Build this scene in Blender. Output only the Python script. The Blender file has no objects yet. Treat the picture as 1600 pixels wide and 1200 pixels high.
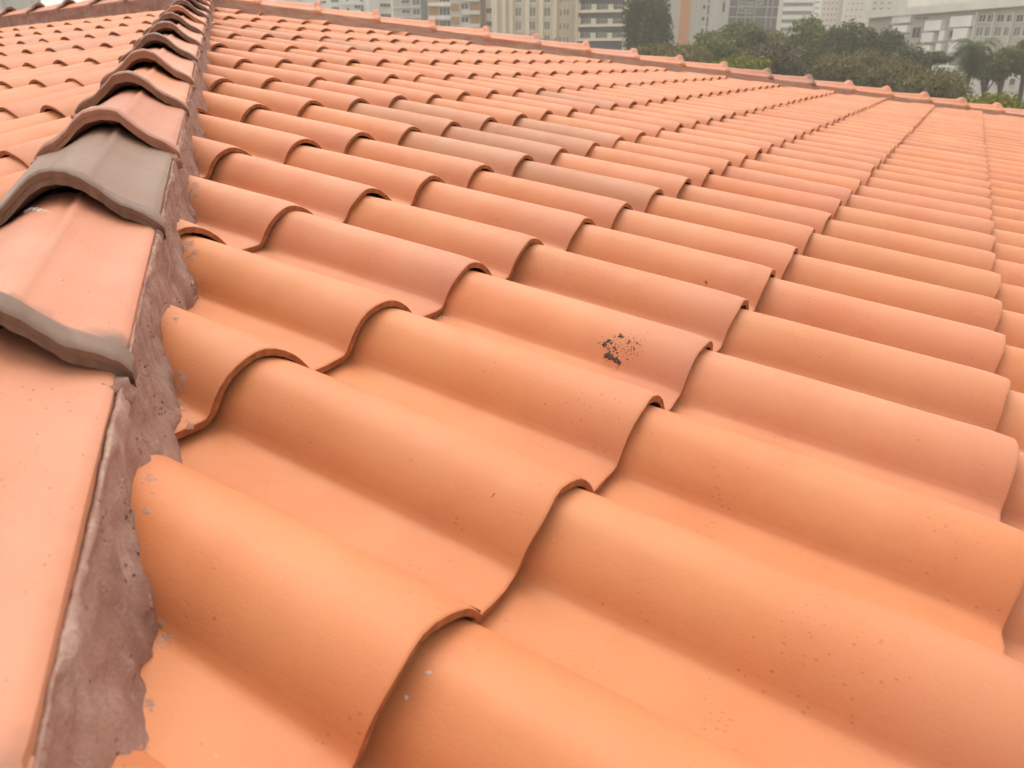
import bpy, bmesh, math, random
import numpy as np
from mathutils import Vector, Matrix, noise

random.seed(7); rng = np.random.default_rng(7)
sc = bpy.context.scene
COL = sc.collection
W = 0.20                       # one tile width across the slope, metres
BASE_Z = 9.0                   # height of the roof reference point above the ground

# ------------------------------------------------------------------ camera
CAM_F = 1185.86                # focal length in pixels of a 1600 px wide frame
CAM_R = np.array([[0.870891, 0.491474, -0.001773], [0.190151, -0.340270, -0.920901], [-0.453202, 0.801667, -0.389792]])
CAM_C = np.array([1.181388, -0.578573, 1.920661]) * W + np.array([0, 0, BASE_Z])
cam_data = bpy.data.cameras.new('camera'); cam = bpy.data.objects.new('camera', cam_data); COL.objects.link(cam)
rot = Matrix(((CAM_R[0][0], -CAM_R[1][0], -CAM_R[2][0]), (CAM_R[0][1], -CAM_R[1][1], -CAM_R[2][1]), (CAM_R[0][2], -CAM_R[1][2], -CAM_R[2][2])))
cam.matrix_world = Matrix.Translation(Vector(CAM_C)) @ rot.to_4x4()
cam_data.sensor_width = 36.0; cam_data.lens = 36.0 * CAM_F / 1600.0
cam_data.clip_start = 0.02; cam_data.clip_end = 4000
cam_data.dof.use_dof = True; cam_data.dof.focus_distance = 1.0; cam_data.dof.aperture_fstop = 11.0
sc.camera = cam

# ------------------------------------------------------------------ sky, sun, exposure
SUN_EL, SUN_AZ = math.radians(67), math.radians(38)      # azimuth from +Y towards -X
world = bpy.data.worlds.new('World'); sc.world = world; world.use_nodes = True
nt = world.node_tree; nt.nodes.clear()
sky = nt.nodes.new('ShaderNodeTexSky'); sky.sky_type = 'NISHITA'; sky.sun_disc = False
sky.sun_elevation = SUN_EL; sky.sun_rotation = -SUN_AZ; sky.air_density = 1.0; sky.dust_density = 1.1; sky.ozone_density = 1.0
hs = nt.nodes.new('ShaderNodeHueSaturation'); hs.inputs['Saturation'].default_value = 0.12
tintn = nt.nodes.new('ShaderNodeMix'); tintn.data_type = 'RGBA'; tintn.blend_type = 'MULTIPLY'; tintn.inputs[0].default_value = 1.0
tintn.inputs[7].default_value = (1.0, 0.945, 0.87, 1)
bg = nt.nodes.new('ShaderNodeBackground'); bg.inputs['Strength'].default_value = 0.15
out = nt.nodes.new('ShaderNodeOutputWorld')
nt.links.new(sky.outputs[0], hs.inputs['Color']); nt.links.new(hs.outputs[0], tintn.inputs[6]); nt.links.new(tintn.outputs[2], bg.inputs[0]); nt.links.new(bg.outputs[0], out.inputs[0])
sun_d = bpy.data.lights.new('sun', 'SUN'); sun = bpy.data.objects.new('sun', sun_d); COL.objects.link(sun)
sun_d.energy = 1.0; sun_d.angle = math.radians(50); sun_d.color = (1.0, 0.93, 0.84)
sdir = Vector((-math.sin(SUN_AZ) * math.cos(SUN_EL), math.cos(SUN_AZ) * math.cos(SUN_EL), math.sin(SUN_EL)))
sun.rotation_euler = sdir.to_track_quat('Z', 'Y').to_euler()
vs = sc.view_settings; vs.view_transform = 'Standard'; vs.look = 'None'; vs.exposure = 1.2; vs.gamma = 1.0; vs.use_curve_mapping = False
sc.cycles.use_denoising = True; sc.cycles.use_adaptive_sampling = True; sc.cycles.adaptive_threshold = 0.03; sc.cycles.adaptive_min_samples = 16
sc.cycles.max_bounces = 5; sc.cycles.diffuse_bounces = 3; sc.cycles.glossy_bounces = 2; sc.cycles.transmission_bounces = 2

# ------------------------------------------------------------------ node helpers
def new_mat(name):
    m = bpy.data.materials.new(name); m.use_nodes = True
    n = m.node_tree.nodes; return m, m.node_tree, n['Principled BSDF']
def N(t, typ, **kw):
    x = t.nodes.new(typ)
    for k, v in kw.items():
        if k in x.inputs: x.inputs[k].default_value = v
        else: setattr(x, k, v)
    return x
def L(t, a, b): t.links.new(a, b)
def math_n(t, op, a, b=None, clamp=False):
    x = t.nodes.new('ShaderNodeMath'); x.operation = op; x.use_clamp = clamp
    for i, v in enumerate((a, b)):
        if v is None: continue
        if isinstance(v, (int, float)): x.inputs[i].default_value = v
        else: t.links.new(v, x.inputs[i])
    return x.outputs[0]
def mix_n(t, fac, a, b, blend='MIX'):
    x = t.nodes.new('ShaderNodeMix'); x.data_type = 'RGBA'; x.blend_type = blend
    for i, v in ((0, fac), (6, a), (7, b)):
        if isinstance(v, (int, float)): x.inputs[i].default_value = v
        elif isinstance(v, tuple): x.inputs[i].default_value = (*v, 1) if len(v) == 3 else v
        else: t.links.new(v, x.inputs[i])
    return x.outputs[2]
def ramp(t, src, lo, hi, a=0.0, b=1.0):
    x = t.nodes.new('ShaderNodeMapRange'); x.clamp = True
    x.inputs[1].default_value = lo; x.inputs[2].default_value = hi; x.inputs[3].default_value = a; x.inputs[4].default_value = b
    t.links.new(src, x.inputs[0]); return x.outputs[0]
def noise_n(t, vec, scale, detail=3, rough=0.55):
    x = t.nodes.new('ShaderNodeTexNoise'); x.inputs['Scale'].default_value = scale; x.inputs['Detail'].default_value = detail
    x.inputs['Roughness'].default_value = rough; t.links.new(vec, x.inputs['Vector']); return x.outputs['Fac']

def clay(name, tint_source='object', lip=True, cap=False):
    """fired clay: per-piece tint, mottling, burnt lower end, pits and extrusion streaks"""
    m, t, b = new_mat(name)
    tc = t.nodes.new('ShaderNodeTexCoord'); oi = t.nodes.new('ShaderNodeObjectInfo')
    if tint_source == 'object': tint, alpha = oi.outputs['Color'], oi.outputs['Alpha']
    else:
        at = t.nodes.new('ShaderNodeAttribute'); at.attribute_name = 'tint'; tint, alpha = at.outputs['Color'], at.outputs['Alpha']
    off = t.nodes.new('ShaderNodeVectorMath'); off.operation = 'ADD'
    sc_ = t.nodes.new('ShaderNodeVectorMath'); sc_.operation = 'SCALE'; sc_.inputs[0].default_value = (37.1, 11.7, 23.3); L(t, oi.outputs['Random'], sc_.inputs['Scale'])
    L(t, tc.outputs['Object'], off.inputs[0]); L(t, sc_.outputs[0], off.inputs[1]); vec = off.outputs[0]
    n1 = noise_n(t, vec, 7, 2); n2 = noise_n(t, vec, 28, 3, 0.65)
    col = mix_n(t, ramp(t, n1, 0.35, 0.7), tint, mix_n(t, 1.0, tint, (0.96, 0.84, 0.78), 'MULTIPLY'))
    col = mix_n(t, ramp(t, n2, 0.5, 0.8, 0, 0.22), col, mix_n(t, 1.0, tint, (1.12, 1.25, 1.35), 'MULTIPLY'))
    sep = t.nodes.new('ShaderNodeSeparateXYZ'); L(t, tc.outputs['Object'], sep.inputs[0])
    if lip:
        # flashed / burnt zone at the lower end of the piece, ragged edge
        nz = noise_n(t, vec, 22, 3)
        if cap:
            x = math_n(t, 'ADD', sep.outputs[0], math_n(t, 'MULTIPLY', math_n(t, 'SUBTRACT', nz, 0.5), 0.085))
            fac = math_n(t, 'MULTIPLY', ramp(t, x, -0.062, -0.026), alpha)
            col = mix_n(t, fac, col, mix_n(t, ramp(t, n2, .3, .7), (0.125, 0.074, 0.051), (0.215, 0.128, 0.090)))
        else:
            x = math_n(t, 'ADD', sep.outputs[0], math_n(t, 'MULTIPLY', math_n(t, 'SUBTRACT', nz, 0.5), 0.12))
            fac = math_n(t, 'MULTIPLY', ramp(t, x, -0.16, 0.0), alpha)
            col = mix_n(t, fac, col, (0.485, 0.19, 0.107))
    film = ramp(t, noise_n(t, vec, 13, 4, 0.7), 0.48, 0.75, 0.0, 0.32)
    col = mix_n(t, film, col, mix_n(t, 1.0, col, (0.80, 0.74, 0.70), 'MULTIPLY'))
    # small pits and grains, drawn out along the extrusion
    mq = t.nodes.new('ShaderNodeMapping'); mq.inputs['Scale'].default_value = (0.62, 1.25, 1.0); L(t, vec, mq.inputs[0])
    vo = N(t, 'ShaderNodeTexVoronoi', Scale=230.0); L(t, mq.outputs[0], vo.inputs['Vector'])
    cellr = t.nodes.new('ShaderNodeSeparateColor'); L(t, vo.outputs['Color'], cellr.inputs[0])
    near = math_n(t, 'LESS_THAN', vo.outputs['Distance'], math_n(t, 'MULTIPLY', cellr.outputs[2], 0.26))
    density = ramp(t, n1, 0.50, 0.64, 0.015, 0.8)
    pit = math_n(t, 'MULTIPLY', near, math_n(t, 'LESS_THAN', cellr.outputs[0], density))
    col = mix_n(t, math_n(t, 'MULTIPLY', pit, 0.42), col, (0.19, 0.07, 0.03))
    pale = math_n(t, 'MULTIPLY', near, math_n(t, 'GREATER_THAN', cellr.outputs[1], 0.992))
    col = mix_n(t, math_n(t, 'MULTIPLY', pale, 0.18), col, (0.72, 0.47, 0.32))
    L(t, col, b.inputs['Base Color'])
    L(t, ramp(t, n2, 0.3, 0.7, 0.52, 0.60), b.inputs['Roughness']); b.inputs['Specular IOR Level'].default_value = 0.40
    mp = t.nodes.new('ShaderNodeMapping'); mp.inputs['Scale'].default_value = (230, 380, 380); L(t, vec, mp.inputs[0])
    streak = noise_n(t, mp.outputs[0], 1.0, 2, 0.6)
    h = math_n(t, 'ADD', math_n(t, 'MULTIPLY', streak, 0.9), math_n(t, 'MULTIPLY', noise_n(t, vec, 26, 1), 0.7))
    bp = N(t, 'ShaderNodeBump', Strength=0.27, Distance=0.0008); L(t, h, bp.inputs['Height']); L(t, bp.outputs[0], b.inputs['Normal'])
    return m

MAT = {}
MAT['tile'] = clay('fired_clay_tile')
MAT['tile_mass'] = clay('fired_clay_tile_mass', 'attr', lip=False)
MAT['cap'] = clay('fired_clay_cap', cap=True)
MAT['edge_shade'] = None

def mortar_mat(name='red_tinted_mortar', k=1.0, g=1.0):
    m, t, b = new_mat(name)
    tc = t.nodes.new('ShaderNodeTexCoord'); v = tc.outputs['Object']
    mp = t.nodes.new('ShaderNodeMapping'); mp.inputs['Scale'].default_value = (40, 40, 7); L(t, v, mp.inputs[0])
    n1 = noise_n(t, v, 12, 4); n2 = noise_n(t, mp.outputs[0], 1.0, 4); n3 = noise_n(t, v, 260, 3, 0.7)
    col = mix_n(t, ramp(t, n1, 0.3, 0.7), (0.25 * k, 0.135 * k * g, 0.104 * k * g), (0.325 * k, 0.190 * k * g, 0.150 * k * g))
    col = mix_n(t, ramp(t, n2, 0.45, 0.75, 0, 0.5), col, (0.40, 0.28, 0.24))
    col = mix_n(t, ramp(t, noise_n(t, v, 21, 5, 0.7), 0.54, 0.66, 0, 0.55), col, (0.43, 0.30, 0.25))
    at = t.nodes.new('ShaderNodeAttribute'); at.attribute_name = 'edge'
    e = math_n(t, 'MULTIPLY', at.outputs['Fac'], ramp(t, noise_n(t, v, 34, 4, 0.7), 0.48, 0.60))
    col = mix_n(t, math_n(t, 'MULTIPLY', e, 0.8), col, (0.44, 0.30, 0.235))
    vo = N(t, 'ShaderNodeTexVoronoi', Scale=150.0); L(t, v, vo.inputs['Vector'])
    pit = math_n(t, 'MULTIPLY', ramp(t, vo.outputs['Distance'], 0.1, 0.3, 1, 0), ramp(t, noise_n(t, v, 25, 2), 0.52, 0.62))
    col = mix_n(t, math_n(t, 'MULTIPLY', pit, 0.75), col, (0.12, 0.06, 0.05))
    col = mix_n(t, ramp(t, n3, 0.58, 0.75, 0, 0.35), col, (0.16, 0.09, 0.075))
    L(t, col, b.inputs['Base Color']); b.inputs['Roughness'].default_value = 0.92; b.inputs['Specular IOR Level'].default_value = 0.2
    h = math_n(t, 'ADD', math_n(t, 'MULTIPLY', n3, 0.6), math_n(t, 'MULTIPLY', n2, 1.2))
    h = math_n(t, 'SUBTRACT', h, math_n(t, 'MULTIPLY', pit, 1.2))
    bp = N(t, 'ShaderNodeBump', Strength=0.9, Distance=0.003); L(t, h, bp.inputs['Height']); L(t, bp.outputs[0], b.inputs['Normal'])
    return m
MAT['mortar'] = mortar_mat(); MAT['mortar_lit'] = mortar_mat('lightened_far_mortar', 1.45, 1.15)  # second one: far hip's mortar, colour lightened to stand in for light on it

def plain(name, col, rough=0.8, var=0.12, scale=1.5, spec=0.3, metal=0.0, streak=False):
    m, t, b = new_mat(name)
    tc = t.nodes.new('ShaderNodeTexCoord'); v = tc.outputs['Object']
    if streak:
        mp = t.nodes.new('ShaderNodeMapping'); mp.inputs['Scale'].default_value = (1, 1, 0.12); L(t, v, mp.inputs[0]); v = mp.outputs[0]
    n = noise_n(t, v, scale, 4)
    c = mix_n(t, ramp(t, n, 0.3, 0.7), tuple(x * (1 - var) for x in col), tuple(min(1, x * (1 + var)) for x in col))
    L(t, c, b.inputs['Base Color']); b.inputs['Roughness'].default_value = rough; b.inputs['Specular IOR Level'].default_value = spec; b.inputs['Metallic'].default_value = metal
    return m
def leaf_mat(name, c1, c2, c3):
    m, t, b = new_mat(name)
    g = t.nodes.new('ShaderNodeNewGeometry'); tc = t.nodes.new('ShaderNodeTexCoord')
    col = mix_n(t, g.outputs['Random Per Island'], c1, c2)
    col = mix_n(t, ramp(t, noise_n(t, tc.outputs['Object'], 0.6, 3), 0.45, 0.65), col, c3)
    L(t, col, b.inputs['Base Color']); b.inputs['Roughness'].default_value = 0.6; b.inputs['Specular IOR Level'].default_value = 0.25
    tr = t.nodes.new('ShaderNodeBsdfTranslucent'); L(t, col, tr.inputs[0]); mx = t.nodes.new('ShaderNodeMixShader'); mx.inputs[0].default_value = 0.25
    L(t, b.outputs[0], mx.inputs[1]); L(t, tr.outputs[0], mx.inputs[2]); L(t, mx.outputs[0], t.nodes['Material Output'].inputs[0])
    return m

MAT['edge_shade'] = plain('painted_shade_clay_edge', (0.33, 0.12, 0.052), 0.9, 0.3, 90.0, 0.2)  # clay of the lip ends, darkened to paint in their shade
MAT['joint_shade'] = plain('painted_shade_underside', (0.085, 0.04, 0.022), 0.95, 0.3, 40.0, 0.1)  # underside coloured near black to paint the shadow line beneath each lip

# ------------------------------------------------------------------ mesh helpers
def mesh_from(name, verts, faces, smooth=True):
    me = bpy.data.meshes.new(name)
    me.from_pydata([tuple(v) for v in verts], [], [tuple(f) for f in faces]); me.update()
    if smooth: me.polygons.foreach_set('use_smooth', [True] * len(me.polygons))
    return me
def link(name, me, parent=None, mat=None):
    o = bpy.data.objects.new(name, me); COL.objects.link(o)
    if parent is not None: o.parent = parent
    if mat is not None and me is not None and not me.materials: me.materials.append(mat)
    return o
def tag(o, label, cat, group=None):
    o['label'] = label; o['category'] = cat
    if group: o['group'] = group
    return o
def structure(o): o['kind'] = 'structure'; return o
def grid_faces(nu, nv, base=0, flip=False):
    fs = []
    for i in range(nu - 1):
        for j in range(nv - 1):
            q = [base + i * nv + j, base + i * nv + j + 1, base + (i + 1) * nv + j + 1, base + (i + 1) * nv + j]
            fs.append(q[::-1] if flip else q)
    return fs
class Boxes:
    """collects boxes given by corners"""
    def __init__(s): s.v, s.f = [], []
    def box(s, x0, x1, y0, y1, z0, z1):
        b = len(s.v)
        s.v += [(x0, y0, z0), (x1, y0, z0), (x1, y1, z0), (x0, y1, z0), (x0, y0, z1), (x1, y0, z1), (x1, y1, z1), (x0, y1, z1)]
        s.f += [tuple(b + k for k in q) for q in ((0, 3, 2, 1), (4, 5, 6, 7), (0, 1, 5, 4), (1, 2, 6, 5), (2, 3, 7, 6), (3, 0, 4, 7))]
        return s
    def mesh(s, name): return mesh_from(name, s.v, s.f, False)

# ------------------------------------------------------------------ roof geometry (units of W, then metres)
S = 0.1629122                                     # slope of the right-hand face
R_EXP = 1.738                                     # exposed tile length / width
MR = np.array([[math.cos(S), 0, math.sin(S)], [0, 1, 0], [-math.sin(S), 0, math.cos(S)]])   # columns: downslope, along, normal
APEX = MR @ np.array([-20.9, 17.85, 0.0])
H1 = MR @ np.array([-1.87, 0.76, 0.0])            # a point of the near hip's centre line
RD = np.array([-1.0, 0.0, -0.035]); RD /= np.linalg.norm(RD)      # the ridge runs back from the apex, sagging a little
_nl = np.cross(APEX - H1, RD); _nl = _nl / np.linalg.norm(_nl); _nl = _nl if _nl[2] > 0 else -_nl
ML = np.stack([np.cross(-RD, _nl), -RD, _nl], 1)                    # left-hand face: downslope, across, normal
FARP = MR @ np.array([10.0, 17.85 + 0.93 * 30.9, 0.0])
def world_pt(p): return Vector((p[0] * W, p[1] * W, p[2] * W + BASE_Z))
def frame(M, origin):                             # 4x4 for a piece whose axes are M's columns
    m = Matrix(((M[0][0], M[0][1], M[0][2], 0), (M[1][0], M[1][1], M[1][2], 0), (M[2][0], M[2][1], M[2][2], 0), (0, 0, 0, 1)))
    o = world_pt(origin); m.translation = o; return m

PROFILE = [(-0.80, 0.028), (-0.76, 0.012), (-0.70, 0.003), (-0.62, 0.0), (-0.53, 0.0), (-0.472, 0.001), (-0.445, 0.005), (-0.428, 0.020), (-0.410, 0.056), (-0.386, 0.106), (-0.352, 0.158),
           (-0.305, 0.206), (-0.25, 0.243), (-0.19, 0.267), (-0.125, 0.277), (-0.06, 0.272), (0.01, 0.250), (0.075, 0.216), (0.135, 0.173), (0.185, 0.128), (0.23, 0.078), (0.268, 0.030), (0.288, 0.004)]
THICK = 0.062; DROP = 0.086; TLEN = R_EXP * 1.10
def tile_mesh(name, seed, lod=0):
    rs = np.random.default_rng(seed)
    prof = PROFILE if lod == 0 else [PROFILE[k] for k in (0, 3, 5, 7, 9, 11, 13, 15, 17, 19, 22)]
    xs = [-TLEN, -1.45, -1.0, -0.55, -0.3, -0.2, -0.13, -0.075, -0.035, -0.014, -0.003, 0.0] if lod == 0 else [-TLEN, -0.9, -0.03, 0.0]
    rd = {-0.13: -0.0015, -0.075: -0.005, -0.035: -0.009, -0.014: -0.012, -0.003: -0.015, 0.0: -0.019} if lod == 0 else {0.0: -0.008}
    ny = len(prof); wob = rs.normal(0, 1, (4, 3))
    def edge_w(y):            # uneven cut of the lower edge
        return 0.0045 * sum(wob[k, 0] * math.sin((3 + 7 * k) * y + 3 * wob[k, 1]) for k in range(4)) / 2
    def top(x, y, z):
        tt = -x / TLEN
        amp = 1 + 0.022 * tt
        zz = 0.07 + z * 0.93 * amp + DROP * x / R_EXP + rd.get(x, 0.0)
        zz += 0.0035 * noise.noise(Vector((x * 1.3 + seed * 7, y * 2.5, seed)))
        yy = -0.10 + (y + 0.10) * (1 + (0.03 if y > -0.1 else 0) * tt) + 0.055 * tt * float(np.interp(y, (-0.72, -0.50, -0.30, -0.12), (0, 1, 1, 0)))
        return (x, yy, zz)
    V, F = [], []
    for x in xs:
        for (y, z) in prof:
            a = top(x, y, z); V.append((a[0] + (edge_w(y) if x > -0.05 else 0), a[1], a[2]))
    F += grid_faces(len(xs), ny, 0, True); n_top = len(F)
    # end face of the lip (thickness taken square to the curve), then the underside
    def inner(x, k, t):
        y0, z0 = prof[max(0, k - 1)]; y1, z1 = prof[min(ny - 1, k + 1)]; dl = math.hypot(y1 - y0, z1 - z0)
        a = top(x, *prof[k]); nz = (y1 - y0) / dl; nyv = (z1 - z0) / dl
        return a[1] + t * nyv * (1 if nyv > 0 else 0.35), a[2] - rd.get(x, 0.0) - t * max(nz, 0.3)
    b = len(V)
    for k, (y, z) in enumerate(prof): a = top(0.0, y, z); V.append((edge_w(y), a[1], a[2]))
    for k, (y, z) in enumerate(prof): iy, iz = inner(0.0, k, THICK); V.append((edge_w(y) - 0.006, iy, iz))
    F += grid_faces(2, ny, b, True); n_face = len(F)
    b = len(V)
    for k, (y, z) in enumerate(prof): iy, iz = inner(0.0, k, THICK); V.append((edge_w(y) - 0.006, iy, iz))
    for k, (y, z) in enumerate(prof): iy, iz = inner(-TLEN, k, THICK); V.append((-TLEN, iy, iz))
    F += grid_faces(2, ny, b, True)
    # side edge of the barrel
    b = len(V)
    for x in (-TLEN, -1.0, -0.02):
        a = top(x, *prof[-1]); V += [a, (a[0], a[1] - 0.004, a[2] - 0.05)]
    F += grid_faces(3, 2, b, True)
    V = [(v[0] * W, v[1] * W, v[2] * W) for v in V]
    me = mesh_from(name, V, F); me.materials.append(MAT['tile']); me.materials.append(MAT['edge_shade'])
    me.materials.append(MAT['joint_shade'])
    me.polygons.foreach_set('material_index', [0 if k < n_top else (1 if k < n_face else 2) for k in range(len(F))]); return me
TILES = [tile_mesh('roof_tile_%d' % k, 11 + k) for k in range(5)]
TILE_LOW = tile_mesh('roof_tile_low', 3, 1)

# tints (linear base colours of the fired clay)
ORANGE, PINK, PALE, GREIGE, RUST = (0.56, 0.225, 0.100), (0.557, 0.227, 0.113), (0.572, 0.238, 0.115), (0.455, 0.215, 0.116), (0.535, 0.195, 0.08)
def jitter(c, a=0.024):
    k = 1 + random.gauss(0, a); return tuple(max(0.01, v * k * (1 + random.gauss(0, a * 0.35))) for v in c)
GREIGE_SET = {(8, -2), (9, -2), (10, -2), (11, -2), (9, -3), (10, -3), (8, -1)}
PINK_SET = {(4, 0): .9, (4, -1): .8, (5, -1): .55, (6, -1): .7, (7, -1): .7, (2, -1): .1, (3, -1): .3, (5, 0): .8, (6, 0): .5, (3, 0): .45, (6, -3): .5, (7, -2): .6, (5, -2): .5, (2, 0): .05, (1, 0): .1, (4, -2): .3}

def pj(p):                                         # pixel of a world point in the 1600 x 1200 frame
    q = CAM_R @ (np.array(p) - CAM_C)
    if q[2] < 0.05: return None
    return 800 + CAM_F * q[0] / q[2], 600 + CAM_F * q[1] / q[2], q[2]

house = bpy.data.objects.new('tiled_house', None); COL.objects.link(house); house.location = (0, 0, 0)
tag(house, 'house roof of overlapping terracotta clay tiles with mortared hip caps, filling the foreground', 'house')

# clip planes: vertical planes through the hips and the ridge
near_dir = (H1 - APEX); near_dir /= np.linalg.norm(near_dir)
far_dir = (FARP - APEX); far_dir /= np.linalg.norm(far_dir)
def plan_normal(d): n = np.array([-d[1], d[0], 0.0]); return n / np.linalg.norm(n)
nn = plan_normal(near_dir);  nn = nn if nn[0] > 0 else -nn          # points into the right-hand slope
nf = plan_normal(far_dir);   nf = nf if nf[0] > 0 else -nf
EAVE_X = 6 * R_EXP
def side(p, n): return float((np.array(p) - APEX) @ n)

def clip_mesh(me, mw, planes):
    """planes: (world point, normal to keep)"""
    bm = bmesh.new(); bm.from_mesh(me)
    inv = mw.inverted()
    for co, no in planes:
        lc = inv @ co; ln = (mw.to_3x3().transposed() @ Vector(no)).normalized()
        bmesh.ops.bisect_plane(bm, geom=bm.verts[:] + bm.edges[:] + bm.faces[:], plane_co=lc, plane_no=ln, clear_inner=True)
    if not bm.faces: bm.free(); return None
    m2 = bpy.data.meshes.new(me.name + '_cut'); bm.to_mesh(m2); bm.free()
    for m in me.materials: m2.materials.append(m)
    return m2

cands = []      # (visible px area, slope, i, j, matrix, clip planes, tint)
def slope_tiles(kind, M, org, irange, jrange, planes, oi=0.0, oj=0.0):
    lst = []
    for j in jrange:
        course = random.gauss(0, 0.012)
        for i in irange:
            o = np.array(org) + M @ np.array([(j + oj) * R_EXP + course + random.gauss(0, 0.012), i + oi + random.gauss(0, 0.012), abs(random.gauss(0, 0.007)) + (0.022 if (kind, i, j) == ('right', 1, 0) else 0)])
            corners = [o + M @ np.array([dx, dy, 0.15]) for dx in (-TLEN, 0.0) for dy in (-0.8, 0.30)]
            cut = []; gone = False
            for co, n in planes:
                ds = [float((c - co) @ n) for c in corners]
                if max(ds) < 0.0: gone = True
                elif min(ds) < 0.05: cut.append((world_pt(co), Vector(n)))
            if gone: continue
            mw = frame(M, o)
            a = random.gauss(0, 0.007); mw = mw @ Matrix.Rotation(a, 4, 'Z') @ Matrix.Rotation(random.gauss(0, 0.003), 4, 'Y') @ Matrix.Rotation(random.gauss(0, 0.010), 4, 'X')
            px = [pj(world_pt(c)) for c in corners]
            ar = 0.0
            if all(px):
                us = [min(1650, max(-50, q[0])) for q in px]; vv = [min(1250, max(-50, q[1])) for q in px]
                ar = (max(us) - min(us)) * (max(vv) - min(vv))
            elif any(px): ar = 1e5 if any(q and -200 < q[0] < 1800 and -200 < q[1] < 1400 for q in px) else 0
            lst.append((ar, kind, i, j, mw, cut))
    return lst
EPS = 0.04
right_planes = [(APEX + nn * EPS, nn), (APEX - nf * 0 + nf * EPS, nf)]
RORG = np.zeros(3)
right = slope_tiles('right', MR, RORG, range(-14, 58), range(-12, 7), right_planes)
# left slope: frame origin at the apex, across = +x, down = -y
left_planes = [(APEX - nn * EPS, -nn), (APEX + np.array([0, -EPS, 0.0]), np.array([0, -1.0, 0]))]
assert ML[1][0] < 0
left = slope_tiles('left', ML, APEX, range(-26, 34), range(1, 17), left_planes, 0.45, 0.2)

def tile_tint(kind, i, j, d):
    if kind == 'right':
        if (i, j) in GREIGE_SET: return (*jitter(GREIGE), 0.3)
        a = PINK_SET.get((i, j), random.choice([0.05, 0.2, 0.35, 0.5, 0.6]))
        c = random.choices([ORANGE, PINK, PALE, GREIGE, RUST], [5, 2.8, 2.2, 0.1, 0.25])[0]
        if i <= 3 and -2 < j < 2: c = (0.56, 0.216, 0.088)
        return (*jitter(c), a)
    c = random.choices([ORANGE, PINK, PALE, GREIGE], [4, 2.5, 3, 0.3])[0]
    return (*jitter(c), random.choice([0.1, 0.3, 0.5]))

slopes = {}
def deck(name, pts):
    me = mesh_from(name, [world_pt(p) for p in pts], [tuple(range(len(pts)))], False)
    o = link(name, me, house, MAT['deck']); return o
MAT['deck'] = plain('roof_deck_boards', (0.20, 0.11, 0.06), 0.9)
EZ = (MR @ np.array([EAVE_X, 0, 0]))[2]
def on_hip(d): return APEX + d * ((EZ - APEX[2]) / d[2])
NE, FE = on_hip(near_dir), on_hip(far_dir)
LX = -26.0                                          # how far the ridge runs behind the apex
RID = APEX - RD * LX; LE = np.array([RID[0], NE[1], APEX[2] - (_nl[0] * (RID[0] - APEX[0]) + _nl[1] * (NE[1] - APEX[1])) / _nl[2]]); BE = np.array([RID[0], FE[1], EZ])
dz = np.array([0, 0, -0.12])
slopes['right'] = deck('roof_slope', [APEX + dz, NE + dz, FE + dz])
slopes['left'] = deck('roof_slope', [APEX + dz, RID + dz, LE + dz, NE + dz])
back = deck('roof_slope', [APEX + dz, FE + dz, BE + dz, RID + dz])

allc = sorted(right + left, key=lambda c: -c[0])
singles, rest = allc[:300], allc[300:]
for (ar, kind, i, j, mw, cut) in singles:
    me = TILES[(i * 7 + j * 3) % 5]
    if cut:
        me = clip_mesh(me, mw, cut)
        if me is None: continue
    o = link('roof_tile', me, slopes[kind]); o.matrix_world = mw; o.color = tile_tint(kind, i, j, 0)
# the remaining small or unseen tiles of each slope
lowv = np.array([v.co[:] for v in TILE_LOW.vertices]); lowf = [tuple(p.vertices) for p in TILE_LOW.polygons]
for kind in ('right', 'left'):
    V, F, Cc, MI = [], [], [], []
    for (ar, k, i, j, mw, cut) in rest:
        if k != kind: continue
        me = TILE_LOW
        if cut:
            me = clip_mesh(TILE_LOW, mw, cut)
            if me is None: continue
            vv = np.array([v.co[:] for v in me.vertices]); ff = [tuple(p.vertices) for p in me.polygons]
        else: vv, ff = lowv, lowf
        Mn = np.array(mw); ww = vv @ Mn[:3, :3].T + Mn[:3, 3]
        b = len(V); V += list(map(tuple, ww)); F += [tuple(b + q for q in f) for f in ff]
        MI += [p.material_index for p in me.polygons]
        c = tile_tint(kind, i, j, 0); Cc += [(*c[:3], 1.0)] * len(vv)
    if not V: continue
    me = mesh_from('roof_tiles_far', V, F); me.materials.append(MAT['tile_mass']); me.materials.append(MAT['edge_shade']); me.materials.append(MAT['joint_shade']); me.polygons.foreach_set('material_index', MI)
    ca = me.color_attributes.new('tint', 'FLOAT_COLOR', 'POINT'); ca.data.foreach_set('color', np.array(Cc, dtype=np.float32).ravel())
    o = link('far_roof_tile', me, slopes[kind]); o['kind'] = 'stuff'

# ------------------------------------------------------------------ hip and ridge caps
CAP_EXP = 1.86
LIP_P = [(-0.505, 0.50), (-0.47, 0.545), (-0.42, 0.585), (-0.36, 0.615), (-0.30, 0.648), (-0.24, 0.698), (-0.18, 0.762), (-0.12, 0.812), (-0.06, 0.838), (0, 0.846)]
HEAD_P = [(-0.465, 0.525), (-0.455, 0.541), (-0.42, 0.552), (-0.37, 0.562), (-0.31, 0.578), (-0.25, 0.606), (-0.19, 0.640), (-0.13, 0.672), (-0.07, 0.694), (0, 0.702)]
def sym(p): return p + [(-y, z) for (y, z) in p[-2::-1]]
def resample(p, n=41):
    p = np.array(p); d = np.r_[0, np.cumsum(np.hypot(*np.diff(p, axis=0).T))]; u = np.linspace(0, d[-1], n)
    return np.stack([np.interp(u, d, p[:, 0]), np.interp(u, d, p[:, 1])], 1)
LIP, HEAD = resample(sym(LIP_P)), resample(sym(HEAD_P))
RIB = 1.0
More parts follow.
